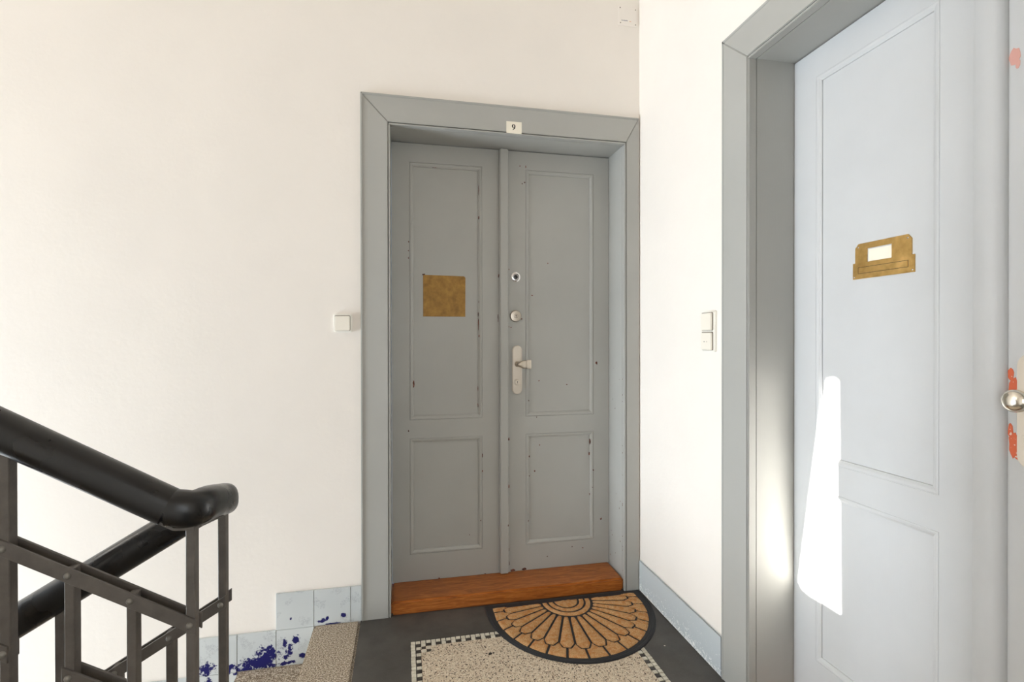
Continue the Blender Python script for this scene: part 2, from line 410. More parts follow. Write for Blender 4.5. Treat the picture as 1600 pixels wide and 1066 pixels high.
# plaster soffits under the flights
def soffit(y0, y1, x0, z0, x1, z1, th):
    t = MB(); t.prism([(x0, z0), (x1, z1), (x1, z1-th), (x0, z0-th)], y1-y0, Matrix(((1, 0, 0, 0), (0, 0, -1, y1), (0, 1, 0, 0), (0, 0, 0, 1)))); return t
soffit(0, .98, -.42, -.02, -.42-9*TR, -.02+9*RI, .12).build('soffit', m_wall, stair)
soffit(YB+.01, YW-.001, -.36, -.19, -.36-9*TR, -.19-9*RI, .12).build('soffit', m_wall, stair)
b = MB(); b.box((LX, -2, -1.9), (-.39, YW, -RI*10-.001)); tag(b.build('floor', m_dark), kind='structure')
b = MB(); b.box((-.18, -2, -1.9), (-.10, YW, -.12)); tag(b.build('wall_below_landing', m_wall), kind='structure')

# ------------------------------------------------------------ skirtings
sk = tag(empty('baseboard_back', (-.2, YW, 0)), kind='structure')
def tile(x0, x1, z0, z1):
    b = MB(); b.box((x0+.0007, YW-.010, z0+.0005), (x1-.0007, YW, z1-.0005), .0012, 2); return b.build('skirting_tile', m_skirt, sk)
tile(-.233, -.187, 0, RI)
for k in range(14):
    x1 = -.233-.1535*k; x0 = x1-.1535
    top = -(max(k-0, 0)//2)
    if k % 2 == 0: rows = [-(k//2)]
    else: rows = [-(k//2), -(k//2)-1]
    for r_ in rows: tile(x0, x1, RI*r_, RI*(r_+1))
b = MB(); b.box((XW-.008, RY1+.150, 0), (XW, YW-.012, .152), .004); tag(b.build('baseboard_right', m_skirt_r), kind='structure')
b = MB(); b.box((XW-.008, -2, 0), (XW, RY0-.152, .152), .004); tag(b.build('baseboard_right', m_skirt_r), kind='structure')

# ------------------------------------------------------------ joinery shared by both doors, local frame: u along wall, d depth into wall, z up
def frame_mat(kind):
    """maps (u, d, z) to world. kind b: u=x, d=+y from YW. kind r: u = -y offset, d=+x"""
    if kind == 'b': return Matrix(((1, 0, 0, 0), (0, 1, 0, 0), (0, 0, 1, 0), (0, 0, 0, 1)))
    return Matrix(((0, 1, 0, 0), (-1, 0, 0, 0), (0, 0, 1, 0), (0, 0, 0, 1)))
class LB(MB):
    def __init__(s, F): super().__init__(); s.F = F
    def build(s, *a, **k):
        bmesh.ops.transform(s.bm, matrix=s.F, verts=s.bm.verts); bmesh.ops.recalc_face_normals(s.bm, faces=s.bm.faces); return super().build(*a, **k)

def casing(F, parent, u0, u1, o0, o1, ztop, otop, dfront, dwall, worn, pb_=.004):
    """mitred boards: outer u0..u1 to ztop, opening o0..o1 to otop"""
    e = .0007
    toF = lambda flip: Matrix(((1, 0, 0, 0), (0, 0, 1, dfront), (0, 1, 0, 0), (0, 0, 0, 1)))
    th = dwall-dfront+.02
    def board(pts, name):
        b = LB(F); t = bmesh.new(); f = t.faces.new([t.verts.new((p_[0], dfront, p_[1])) for p_ in pts])
        r = bmesh.ops.extrude_face_region(t, geom=[f])
        for v in r['geom']:
            if isinstance(v, bmesh.types.BMVert): v.co.y = dfront+th
        bmesh.ops.recalc_face_normals(t, faces=t.faces)
        ed = [q for q in t.edges if all(abs(v.co.y-dfront) < 1e-7 for v in q.verts)]
        bmesh.ops.bevel(t, geom=ed, offset=.0022, segments=2, affect='EDGES')
        b.merge(t); return b.build(name, m_paint, parent, smooth=True, angle=15)
    q = .010
    board([(u0, 0), (o0-q, 0), (o0-q, otop+q), (u0, ztop)][::1], 'casing_board')
    board([(o1+q, 0), (u1, 0), (u1, ztop), (o1+q, otop+q)], 'casing_board')
    board([(u0+e, ztop), (o0-q+e, otop+q+e), (o1+q-e, otop+q+e), (u1-e, ztop)], 'casing_head')
    # outer back-band
    for a, c in (((u0-.0, dfront-pb_, 0), (u0+.009, dfront+.01, ztop+.001)), ((u0, dfront-pb_, ztop-.009), (u1, dfront+.01, ztop+.001))):
        b = LB(F); b.box(a, c, pb_*.6); b.build('back_band', m_paint, parent, smooth=True, angle=15)
    # bead round the opening standing off the casing with a dark quirk
    for a, c in (((o0-.007, dfront+.0, 0), (o0, dfront+.03, otop)), ((o1, dfront+.0, 0), (o1+.007, dfront+.03, otop)), ((o0-.007, dfront+.0, otop), (o1+.007, dfront+.03, otop+.007))):
        b = LB(F); b.box(a, c, .002); b.build('bead', worn, parent, smooth=True, angle=15)
def lining(F, parent, o0, o1, otop, d0, d1, worn):
    for a, c in (((o0-.02, d0, 0), (o0, d1, otop)), ((o1, d0, 0), (o1+.02, d1, otop)), ((o0-.02, d0, otop), (o1+.02, d1, otop+.02))):
        b = LB(F); b.box(a, c); b.build('jamb_lining', worn, parent)

def leaf(F, parent, u0, u1, z0, z1, d, panels, worn, th=.04, gr=.0025):
    """door leaf: front at depth d, with nested-ring mouldings round each panel opening"""
    b = LB(F); bm = b.bm
    zs = sorted({z0, z1, *[p_[2] for p_ in panels], *[p_[3] for p_ in panels]}); us = [u0, panels[0][0], panels[0][1], u1]
    g = {(i, j): bm.verts.new((us[i], d, zs[j])) for i in range(4) for j in range(len(zs))}
    holes = [(p_[2], p_[3]) for p_ in panels]
    for i in range(3):
        for j in range(len(zs)-1):
            if i == 1 and (zs[j], zs[j+1]) in holes: continue
            bm.faces.new((g[i, j], g[i+1, j], g[i+1, j+1], g[i, j+1]))
    for z_a, z_b in ((z0, z1),):
        B = [bm.verts.new((u, d+th, z)) for u, z in ((u0, z0), (u1, z0), (u1, z1), (u0, z1))]; bm.faces.new(B)
        l = [g[0, j] for j in range(len(zs))]; bm.faces.new(l+[B[3], B[0]])
        l = [g[3, j] for j in range(len(zs))]; bm.faces.new([B[1], B[2]]+l[::-1])
        l = [g[i, 0] for i in range(4)]; bm.faces.new(l+[B[1], B[0]])
        l = [g[i, len(zs)-1] for i in range(4)]; bm.faces.new(l+[B[2], B[3]])
    o = b.build('door_leaf', worn, parent)
    prof = [(0, 0), (.0006, gr), (.0018, gr), (.0026, -.0008), (.006, -.0014), (.012, 0), (.017, .0035), (.0195, .0045), (.0205, .012)]
    for (a0, a1, b0, b1) in panels:
        for nm, seq in (('panel_moulding', prof), ('door_panel', None)):
            pb = LB(F); bm = pb.bm
            if seq:
                rings = [[bm.verts.new((u, d+dd, z)) for u, z in ((a0+i, b0+i), (a1-i, b0+i), (a1-i, b1-i), (a0+i, b1-i))] for i, dd in seq]
                for r0, r1 in zip(rings, rings[1:]):
                    for q in range(4): bm.faces.new((r0[q], r0[(q+1) % 4], r1[(q+1) % 4], r1[q]))
                q0 = pb.build(nm, worn, o)
            else:
                i = .0203; pb.box((a0+i, d+.0085, b0+i), (a1-i, d+.02, b1-i)); pb.build(nm, worn, o)
    return o

ZU = (.853, 2.114); ZL = (.195, .763)
# ---------------- door_1: back wall
Fb = frame_mat('b')
trim1 = tag(empty('trim_1', (.48, YW, 0)), kind='structure')
casing(Fb, trim1, -.187, XW-.0075, -.060, 1.063, 2.340, 2.209, 2.335, YW, m_paint)
lining(Fb, trim1, -.060, 1.063, 2.209, 2.3655, YW+.3, m_paint_worn)
door1 = tag(empty('door_1', (.5, 2.53, .062)), kind='structure')
DY = 2.53
leaf(Fb, door1, -.058, .4965, .064, 2.205, DY, [(.026, .384, *ZL), (.026, .384, *ZU)], m_paint)
leaf(Fb, door1, .4985, 1.061, .064, 2.205, DY, [(.608, .976, *ZL), (.608, .976, *ZU)], m_paint)
b = MB(); b.box((.470, DY-.024, .066), (.516, DY-.0005, 2.206), .005, 3); b.build('astragal', m_paint, door1, smooth=True)
b = MB(); b.box((-.0595, YW-.0012, 0), (1.0625, DY+.03, .062), .009, 4); tag(b.build('threshold', m_wood, door1, smooth=True, angle=60), 'orange-brown varnished wooden threshold')
chips = [(0.367, 1.436, 0.0024, 0.008), (0.365, 1.322, 0.0024, 0.048), (0.368, 1.266, 0.004, 0.008), (0.046, 1.029, 0.0056, 0.0208), (0.362, 1.001, 0.0024, 0.016), (0.362, 0.918, 0.0024, 0.016), (0.468, 1.567, 0.0032, 0.008), (0.465, 1.354, 0.0024, 0.024), (0.729, 1.641, 0.0032, 0.004), (0.645, 1.474, 0.0056, 0.004), (0.588, 1.352, 0.0056, 0.0048), (0.52, 1.312, 0.0048, 0.0048), (0.533, 1.308, 0.004, 0.004), (0.681, 1.033, 0.004, 0.0056), (0.831, 1.011, 0.0048, 0.004), (0.993, 1.123, 0.008, 0.0136), (0.624, 0.933, 0.0032, 0.0048), (0.667, 0.847, 0.0048, 0.0032), (0.521, 1.602, 0.0032, 0.0048), (0.098, 1.568, 0.0048, 0.0048), (0.364, 1.373, 0.0024, 0.016), (0.022, 1.645, 0.0032, 0.0064), (0.021, 0.8, 0.0039, 0.0059), (0.384, 0.663, 0.003, 0.0138), (0.384, 0.585, 0.0039, 0.0059), (0.515, 0.745, 0.0049, 0.0138), (0.658, 0.568, 0.0049, 0.0059), (0.684, 0.701, 0.0039, 0.0039), (0.955, 0.711, 0.0049, 0.0217), (0.951, 0.647, 0.0039, 0.0118), (0.975, 0.558, 0.0049, 0.0059), (1.017, 0.296, 0.0059, 0.0089), (0.622, 0.316, 0.003, 0.0039), (0.32, 0.266, 0.003, 0.0039), (0.375, 0.337, 0.003, 0.0039), (0.857, 0.163, 0.0039, 0.0039), (0.915, 0.152, 0.0069, 0.0039), (0.723, 0.124, 0.0039, 0.0039), (0.542, 0.07, 0.0168, 0.0099), (0.6, 0.07, 0.0148, 0.0089), (0.512, 0.309, 0.0039, 0.0069), (0.515, 0.505, 0.0039, 0.0118), (0.519, 0.177, 0.0039, 0.0118), (0.167, 0.066, 0.0049, 0.0039), (0.953, 0.433, 0.003, 0.0079), (0.97, 0.467, 0.003, 0.0039), (0.627, 0.646, 0.003, 0.0079), (0.627, 0.547, 0.003, 0.0039), (0.398, 0.066, 0.0059, 0.003), (0.52, 0.108, 0.0039, 0.0197), (0.58, 2.131, 0.0039, 0.0039), (0.61, 2.13, 0.003, 0.0099), (0.592, 2.042, 0.0039, 0.0039), (0.604, 2.049, 0.0049, 0.0049), (0.367, 1.858, 0.0039, 0.0118), (0.367, 1.993, 0.002, 0.0296), (0.023, 1.724, 0.003, 0.0059), (0.022, 1.681, 0.003, 0.0059), (0.148, 2.093, 0.0177, 0.002), (0.092, 1.567, 0.0059, 0.0059), (0.47, 1.572, 0.003, 0.0099)]
b = MB(); b2 = MB()
for i, (cx, cz, rx, rz) in enumerate(chips):
    dep = DY
    if .47 < cx < .517: dep = DY-.024
    elif .05 < cx < .36 and .22 < cz < .74 or .05 < cx < .36 and .875 < cz < 2.09 or .632 < cx < .95 and (.22 < cz < .74 or .875 < cz < 2.09): dep = DY+.0085
    elif .026 < cx < .384 or .608 < cx < .976: dep = DY-.001 if (.195 < cz < .763 or .853 < cz < 2.114) else DY
    blob(b if rz < .0095 or rx < .01 else b2, cx, cz, rx*.8, rz*.8, 'y', dep+.0003, .0007, seed=i)
tag(b.build('paint_chips', m_chip, door1), kind='stuff'); tag(b2.build('paint_chips', m_chip, door1), kind='stuff')
# chips on the right reveal
b = MB(); rr = random.Random(5)
for i in range(26): blob(b, -rr.choice([2.36, 2.345+rr.random()*.17]), rr.uniform(.08, 1.1), rr.uniform(.001, .003), rr.uniform(.0015, .005), 'x', 1.0630, .0005, seed=i)
bmesh.ops.transform(b.bm, matrix=Matrix.Scale(-1, 4, (0, 1, 0)), verts=b.bm.verts)
for v in b.bm.verts: v.co.y = abs(v.co.y)
tag(b.build('paint_chips', m_chip, trim1), kind='stuff')
# name plate of tarnished brass
b = MB()
ypl = DY+.0085
b.prism([(.092, 1.361), (.300, 1.361), (.301, 1.556), (.294, 1.563), (.096, 1.566), (.092, 1.562)], .0014, Matrix(((1, 0, 0, 0), (0, 0, -1, ypl), (0, 1, 0, 0), (0, 0, 0, 1))), .0004, 1)
npl = tag(b.build('name_plate', m_brass2, door1, smooth=True, angle=40), 'blank square tarnished brass plate')
# peephole, lock, handle
RotY = lambda x, y, z: Matrix.Translation((x, y, z)) @ Matrix.Rotation(math.pi/2, 4, 'X')      # local z -> -y
ph = MB(); ph.lathe([(.0135, 0), (.024, 0), (.0245, .003), (.021, .0055), (.0155, .006), (.013, .002), (.009, .0018)], RotY(.557, DY, 1.565), 32)
ph = tag(ph.build('peephole', m_chrome, door1, smooth=True), 'chrome ring')
b = MB(); b.lathe([(0, .003), (.006, .0028), (.0125, .001), (.0125, 0)], RotY(.557, DY-.0006, 1.565), 24); b.build('lens', M('lens', .05).color((.02, .02, .02, 1)).m, ph, smooth=True)
def keyhole(x, y, z, parent, s=1, F=None):
    b = LB(F) if F else MB()
    b.lathe([(0, .0006), (.0026*s, .0006), (.0028*s, 0)], RotY(x, y, z+.003*s), 16); b.box((x-.0012*s, y-.0006, z-.008*s), (x+.0012*s, y, z+.003*s)); return b.build('keyhole', m_keyh, parent)
lk = MB(); lk.lathe([(0, .009), (.019, .009), (.0265, .0078), (.0295, .004), (.030, 0)], RotY(.556, DY, 1.366), 32)
lk = tag(lk.build('lock_cylinder', m_nick, door1, smooth=True), 'round nickel lock escutcheon')
b = MB(); b.lathe([(.0095, .0094), (.0105, .0094), (.0105, .009)], RotY(.556, DY, 1.366), 24); b.build('cylinder_ring', m_keyh, lk)
keyhole(.556, DY-.0092, 1.366, lk)
def stadium(cx, z0, z1, r, n=10):
    return [(cx+r*math.cos(math.pi*i/n), z1-r+r*math.sin(math.pi*i/n)) for i in range(n+1)]+[(cx-r*math.cos(math.pi*i/n), z0+r-r*math.sin(math.pi*i/n)) for i in range(n+1)]
def handle(F, parent, cx, dy, lever=True):
    e = LB(F); e.prism(stadium(cx, .968, 1.217, .0255), .009, Matrix(((1, 0, 0, 0), (0, 0, -1, dy), (0, 1, 0, 0), (0, 0, 0, 1))), .003, 3)
    pl = e.build('handle_plate', m_nick, parent, smooth=True, angle=40)
    e = LB(F); e.lathe([(0, .0125), (.011, .0125), (.0125, .0105), (.0155, .0105), (.0165, .009), (.0165, .008)], RotY(cx, dy, 1.030), 28); e.build('cylinder_rose', m_nick, pl, smooth=True)
    keyhole(cx, dy-.0127, 1.030, pl, .8, F)
    e = LB(F)
    if lever:
        zc = 1.122
        e.lathe([(.014, .008), (.0125, .014), (.009, .022), (.009, .036)], RotY(cx, dy, zc), 24)
        # twisted grip: stations (u, depth, half height, half thickness)
        st = [(-.004, .040, .006, .006), (.004, .043, .0085, .0075), (.014, .044, .015, .0075), (.024, .043, .0205, .006), (.036, .041, .0205, .0045), (.038, .0395, .0195, .0035), (.041, .0395, .0195, .0035), (.043, .041, .0225, .0048), (.060, .039, .0235, .0048), (.066, .037, .022, .004)]
        t = bmesh.new(); rings = []
        for u, dd, hh, ht in st:
            rings.append([t.verts.new((cx+u, dy-dd-ht*math.sin(a)*(1), zc-.001+hh*math.copysign(abs(math.cos(a))**.7, math.cos(a)))) for a in [2*math.pi*k/16 for k in range(16)]])
        for a, c in zip(rings, rings[1:]):
            for k in range(16): t.faces.new((a[k], a[(k+1) % 16], c[(k+1) % 16], c[k]))
        t.faces.new(rings[0]); t.faces.new(rings[-1]); bmesh.ops.recalc_face_normals(t, faces=t.faces); e.merge(t)
        e.build('lever', m_nick, pl, smooth=True, angle=50)
    else:
        e.lathe([(.014, .008), (.012, .013), (.009, .018), (.009, .032), (.014, .036), (.0215, .041), (.0245, .048), (.0238, .055), (.018, .062), (.009, .0655), (0, .066)], RotY(cx, dy, 1.117), 32)
        e.build('knob', m_knob, pl, smooth=True, angle=60)
    return pl
tag(handle(Fb, door1, .5625, DY), 'nickel plate with lever grip')

# number plate above door 1
b = MB(); b.box((.470, 2.3335, 2.214), (.5435, 2.335, 2.269), .0003, 1)
num = tag(b.build('number_sign', m_paper), 'small white sign reading 9 on the grey casing above the double door', 'sign')
t = bmesh.new()                                     # bold serif 9: bowl with thick flanks and a swept tail
NX, NZ = .5045, 2.2475
rings = []
for a in [2*math.pi*k/28 for k in range(28)]:
    rings.append((t.verts.new((NX+.0086*math.cos(a), 2.3332, NZ+.0092*math.sin(a))), t.verts.new((NX+.0029*math.cos(a), 2.3332, NZ+.0072*math.sin(a)))))
for k in range(28):
    a, c = rings[k], rings[(k+1) % 28]; t.faces.new((a[0], c[0], c[1], a[1]))
st = [(.0086, .0010, .0030, .0010), (.0084, -.0040, .0028, -.0030), (.0066, -.0100, .0014, -.0085), (.0020, -.0150, -.0010, -.0130), (-.0030, -.0178, -.0042, -.0165), (-.0052, -.0186, -.0056, -.0178)]
pv = [(t.verts.new((NX+a, 2.3331, NZ+b_)), t.verts.new((NX+c, 2.3331, NZ+d_))) for a, b_, c, d_ in st]
for a, c in zip(pv, pv[1:]): t.faces.new((a[0], c[0], c[1], a[1]))
b = MB(); b.merge(t); b.build('numeral', m_ink, num)

# ---------------- door_2: right wall (u = -y, d = x)
Fr = frame_mat('r')
trim2 = tag(empty('trim_2', (XW, .905, 0)), kind='structure')
casing(Fr, trim2, -1.664, -RY0+.149, -RY1, -RY0, 2.334, 2.198, 1.140, XW, m_paint, .0012)
lining(Fr, trim2, -RY1, -RY0, 2.198, 1.1705, XW+.34, m_paint)
door2 = tag(empty('door_2', (1.317, .905, .0)), kind='structure')
DX = 1.317
leaf(Fr, door2, -RY1+.002, -.8855, .012, 2.194, DX, [(-1.420, -1.026, *ZL), (-1.420, -1.026, .853, 2.104)], m_leaf, gr=.0008)
leaf(Fr, door2, -.8805, -RY0-.002, .012, 2.194, DX, [(-.745, -.38, *ZL), (-.745, -.38, .853, 2.104)], m_leaf)
t = bmesh.new(); pr = [(-.937, 0), (-.937, -.018), (-.934, -.020), (-.898, -.021), (-.889, -.018), (-.882, -.012), (-.8785, -.004), (-.8785, 0)]
f = t.faces.new([t.verts.new((u, DX+d_, .014)) for u, d_ in pr]); r = bmesh.ops.extrude_face_region(t, geom=[f])
for v in r['geom']:
    if isinstance(v, bmesh.types.BMVert): v.co.z = 2.193
bmesh.ops.recalc_face_normals(t, faces=t.faces)
b = LB(Fr); b.merge(t); b.build('astragal', m_leaf, door2, smooth=True, angle=50)
b = LB(Fr); b.box((-.8785, DX+.002, .014), (-.876, DX+.01, 2.19)); b.build('joint_gap', m_gap, door2)
b = LB(Fr); b.box((-RY1, XW, -.0), (-RY0, DX+.03, .010), .003); b.build('threshold', m_wood, door2)
tag(handle(Fr, door2, -.832, DX, False), 'nickel plate with round chrome knob')
# orange primer patches beside the handle plate
b = MB(); 
for q, (yy, zz, ry, rz) in enumerate([(.867, 1.135, .010, .032), (.861, 1.128, .009, .022), (.873, 1.17, .006, .016), (.867, 1.015, .010, .030), (.862, 1.005, .010, .024), (.873, 1.045, .005, .016)]):
    blob(b, -yy, zz, ry, rz, 'x', DX-q*.00008, .0006, 13, q, .2)
for v in b.bm.verts: v.co.y = abs(v.co.y) if True else 0
bmesh.ops.recalc_face_normals(b.bm, faces=b.bm.faces)
tag(b.build('primer_patches', m_orange, door2), 'bare orange primer', kind='stuff')
b = MB(); blob(b, -.868, 1.871, .011, .020, 'x', DX, .0006, 13, 4, .2); blob(b, -.862, 1.852, .005, .012, 'x', DX-.0002, .0006, 9, 2, .3)
for v in b.bm.verts: v.co.y = abs(v.co.y)
bmesh.ops.recalc_face_normals(b.bm, faces=b.bm.faces)
tag(b.build('primer_patches', m_pink, door2), 'bare pink primer', kind='stuff')

# letter plate: upper tab narrower than the flap strip
PX = DX+.0085
u0, u1, v0, v1 = -1.282, -1.092, 1.427, 1.527
def on_x(px): return Matrix(((0, 0, -1, px), (-1, 0, 0, 0), (0, 1, 0, 0), (0, 0, 0, 1)))
def lp(poly, d0, th, name, mat, parent, bev=.0006):
    b = MB(); b.prism(poly, th, on_x(d0), bev, 2); return b.build(name, mat, parent, smooth=True, angle=40)
U0, U1, Z0, Z1 = -1.284, -1.096, 1.4265, 1.5300
# window cut: plate built as four strips round the card opening
cu0, cu1, cz0, cz1 = -1.238, -1.160, 1.474, 1.513
zs_ = 1.474
t = bmesh.new()
outer = [(U0, Z0), (U1, Z0), (U1, zs_-.0), (U1-.008, zs_), (U1-.008, Z1-.012), (U1-.018, Z1), (U0+.018, Z1), (U0+.008, Z1-.012), (U0+.008, zs_), (U0, zs_)]
def face(pts): return t.faces.new([t.verts.new((p_[0], p_[1], 0)) for p_ in pts])
face([(U0, Z0), (U1, Z0), (U1, zs_), (U1-.008, zs_), (cu1, zs_), (cu0, zs_), (U0+.008, zs_), (U0, zs_)])
face([(U0+.008, zs_), (cu0, zs_), (cu0, cz1), (cu0, Z1), (U0+.018, Z1), (U0+.008, Z1-.012)])
face([(cu1, zs_), (U1-.008, zs_), (U1-.008, Z1-.012), (U1-.018, Z1), (cu1, Z1), (cu1, cz1)])
face([(cu0, cz1), (cu1, cz1), (cu1, Z1), (cu0, Z1)])
bmesh.ops.remove_doubles(t, verts=t.verts, dist=1e-5)
r = bmesh.ops.extrude_face_region(t, geom=t.faces[:])
for v in r['geom']:
    if isinstance(v, bmesh.types.BMVert): v.co.z = .004
bmesh.ops.recalc_face_normals(t, faces=t.faces)
b = MB(); b.merge(t, on_x(PX)); lpz = tag(b.build('letter_plate', m_brass, door2), 'brass letter plate with name card')
lp([(cu0+.004, cz0+.001), (cu1, cz0+.001), (cu1, cz1-.003), (cu0+.004, cz1-.003)], PX, .0012, 'name_card', m_paper, lpz, .0003)
# raised flap outline
for rect in ((U0+.018, 1.4595, U1-.016, 1.4605), (U0+.018, 1.4415, U1-.016, 1.4425), (U0+.018, 1.4415, U0+.019, 1.4605), (U1-.017, 1.4415, U1-.016, 1.4605)):
    a0, b0, a1, b1 = rect; lp([(a0, b0), (a1, b0), (a1, b1), (a0, b1)], PX-.0040, .0004, 'flap_edge', m_keyh, lpz, 0)
lp([(U0+.021, 1.444), (U1-.019, 1.444), (U1-.019, 1.458), (U0+.021, 1.458)], PX-.004, .0012, 'flap', m_brass, lpz, .0005)
for uu, zz in ((U0+.005, Z0+.006), (U1-.005, Z0+.006), (U0+.018, Z1-.010), (U1-.018, Z1-.010)):
    b = MB(); b.lathe([(0, .0014), (.0018, .001), (.0024, 0)], Matrix.Translation((PX-.004, -uu, zz)) @ Matrix.Rotation(-math.pi/2, 4, 'Y'), 10); b.build('screw', m_chrome, lpz, smooth=True)

# ------------------------------------------------------------ wall fittings
def rrect(x0, x1, z0, z1, r, n=5):
    pts = []
    for cx, cz, a0 in ((x1-r, z1-r, 0), (x0+r, z1-r, 90), (x0+r, z0+r, 180), (x1-r, z0+r, 270)):
        for i in range(n+1): a = math.radians(a0+90*i/n); pts.append((cx+r*math.cos(a), cz+r*math.sin(a)))
    return pts
on_y = lambda yy: Matrix(((1, 0, 0, 0), (0, 0, -1, yy), (0, 1, 0, 0), (0, 0, 0, 1)))
b = MB(); b.prism(rrect(-.303, -.224, 1.279, 1.361, .008), .011, on_y(YW), .003, 3)
sw = tag(b.build('light_switch', m_white, smooth=True, angle=40), 'single cream square light switch on the wall left of the grey double door', 'switch')
b = MB(); b.prism(rrect(-.296, -.231, 1.2865, 1.3535, .005), .0035, on_y(YW-.0105), 0); b.build('rocker_gap', M('switch_gap', .7).color(srgb(120, 108, 95)).m, sw)
b = MB(); b.prism(rrect(-.2955, -.2325, 1.287, 1.3515, .005), .0075, on_y(YW-.0105), .0025, 3); b.build('rocker', m_ivory, sw, smooth=True, angle=40)
b = MB(); b.prism(rrect(-1.790, -1.703, 1.200, 1.356, .008), .011, on_x(XW), .003, 3)
sw2 = tag(b.build('light_switch', m_white, smooth=True, angle=40), 'double stacked cream light switch on the right wall beside the right door casing', 'switch')
for z0 in (1.207, 1.2815):
    b = MB(); b.prism(rrect(-1.783, -1.711, z0-.001, z0+.0685, .005), .0035, on_x(XW-.0105), 0); b.build('rocker_gap', bpy.data.materials['switch_gap'], sw2)
    b = MB(); b.prism(rrect(-1.7825, -1.713, z0, z0+.066, .005), .0080, on_x(XW-.0105), .0025, 3); b.build('rocker', m_ivory, sw2, smooth=True, angle=40)
b = MB(); b.box((-.0, 0, 0), (0.001, .004, .004)); b.bm.clear()
for k, (yy, ln) in enumerate(((1.758, .008), (1.742, .003))): b.box((XW-.0191, yy-ln/2, 1.237), (XW-.0184, yy+ln/2, 1.240))
b.build('rocker_mark', M('mark', .6).color(srgb(150, 140, 130)).m, sw2)

b = MB(); b.box((1.034, YW-.006, 2.795), (1.132, YW, 2.890), .0015, 2)
jb = tag(b.build('junction_box_cover', m_wall, smooth=True, angle=40), 'square plaster-coloured cover plate with four screws high in the corner above the door', 'cover')
for xx, zz in ((1.043, 2.880), (1.124, 2.878), (1.045, 2.806), (1.124, 2.804)):
    b = MB(); b.lathe([(0, .001), (.0022, .0008), (.0028, 0)], RotY(xx, YW-.006, zz), 10); b.build('screw', M('dark_screw', .5).color(srgb(110, 98, 80)).m, jb)
b = MB(); rr = random.Random(9)
for k in range(8): b.box((1.050+k*.0042, YW-.0065, 2.817), (1.050+k*.0042+.0028, YW-.0058, 2.8195+rr.random()*.0025))
b.build('printed_mark', M('mark_blue', .6).color(srgb(110, 108, 120)).m, jb)
b = MB(); b.box((1.091, YW-.0064, 2.815), (1.101, YW-.0058, 2.819)); b.build('printed_mark', M('mark_orange', .6).color(srgb(228, 190, 160)).m, jb)

# ------------------------------------------------------------ doormat
FX, FY = .747, 2.303
mat_root = tag(empty('doormat', (.749, 2.12, 0)), 'half-round black rubber doormat with tan coir shell pattern on the landing by the double door', 'doormat')
def dshape(cx, rx, yc, ry, yb, n=40):
    return [(cx+rx, yb)]+[(cx+rx*math.cos(a), yc-ry*math.sin(a)) for a in [math.pi*i/n for i in range(n+1)]]+[(cx-rx, yb)]
b = MB(); b.prism(dshape(.749, .384, 2.262, .424, 2.334)[::-1], .0045, Matrix.Translation((0, 0, .0006)), .002, 2); b.build('rubber_base', m_rubber, mat_root, smooth=True, angle=40)
# raised rim rings
def ring(rx, ry, w_, h):
    t = bmesh.new(); rs = []
    for k, (dr, hh) in enumerate(((0, 0), (.0012, h), (w_-.0012, h), (w_, 0))):
        rs.append([t.verts.new((.749+(rx-dr)*math.cos(a), 2.262-(ry-dr)*math.sin(a), .0045+hh)) for a in [math.pi*i/48 for i in range(49)]])
    for a, c in zip(rs, rs[1:]):
        for i in range(48): t.faces.new((a[i], a[i+1], c[i+1], c[i]))
    return t
b = MB(); b.merge(ring(.378, .418, .006, .002)); b.merge(ring(.368, .408, .006, .002)); b.build('rim_ridge', m_rubber, mat_root, smooth=True)
def border(th):
    """distance from fan centre to pad border along angle th (0 = +x, pi/2 = towards the room)"""
    lo, hi = 0, .6
    for _ in range(30):
        m_ = (lo+hi)/2; X = FX+m_*math.cos(th)-.746; Y = FY-m_*math.sin(th)
        inside = abs(X) < .351 and (Y > 2.243 or (X/.351)**2+((Y-2.243)/.379)**2 < 1)
        if inside: lo = m_
        else: hi = m_
    return lo
def pad(fn, nu, nv, h=.0075, name='coir_pad'):
    """fn(u, v) -> (x, y), u, v in 0..1; pillow with fuzzy surface"""
    t = bmesh.new(); g = []
    for i in range(nu+1):
        row = []
        for j in range(nv+1):
            x_, y_ = fn(i/nu, j/nv); e = min(i, nu-i, 1)*min(j, nv-j, 1)
            q = noise.noise(Vector((x_*170, y_*170, 3)))
            q2 = noise.noise(Vector((x_*90, y_*90, 9)))
            row.append(t.verts.new((x_+q*.0008, y_+q2*.0008, .005+(h*(.82+.30*q+.2*q2) if e else h*.35))))
        g.append(row)
    for i in range(nu):
        for j in range(nv): t.faces.new((g[i][j], g[i+1][j], g[i+1][j+1], g[i][j+1]))
    # skirt to base
    loop = [g[i][0] for i in range(nu+1)]+[g[nu][j] for j in range(1, nv+1)]+[g[i][nv] for i in range(nu-1, -1, -1)]+[g[0][j] for j in range(nv-1, 0, -1)]
    low = [t.verts.new((v.co.x, v.co.y, .004)) for v in loop]
    for k in range(len(loop)): t.faces.new((loop[k], low[k], low[(k+1) % len(loop)], loop[(k+1) % len(loop)]))
    bmesh.ops.recalc_face_normals(t, faces=t.faces)
    b = MB(); b.merge(t); return b.build(name, m_coir, mat_root, smooth=True, angle=80)
def pol(th, r): return (FX+r*math.cos(th), FY-r*math.sin(th))
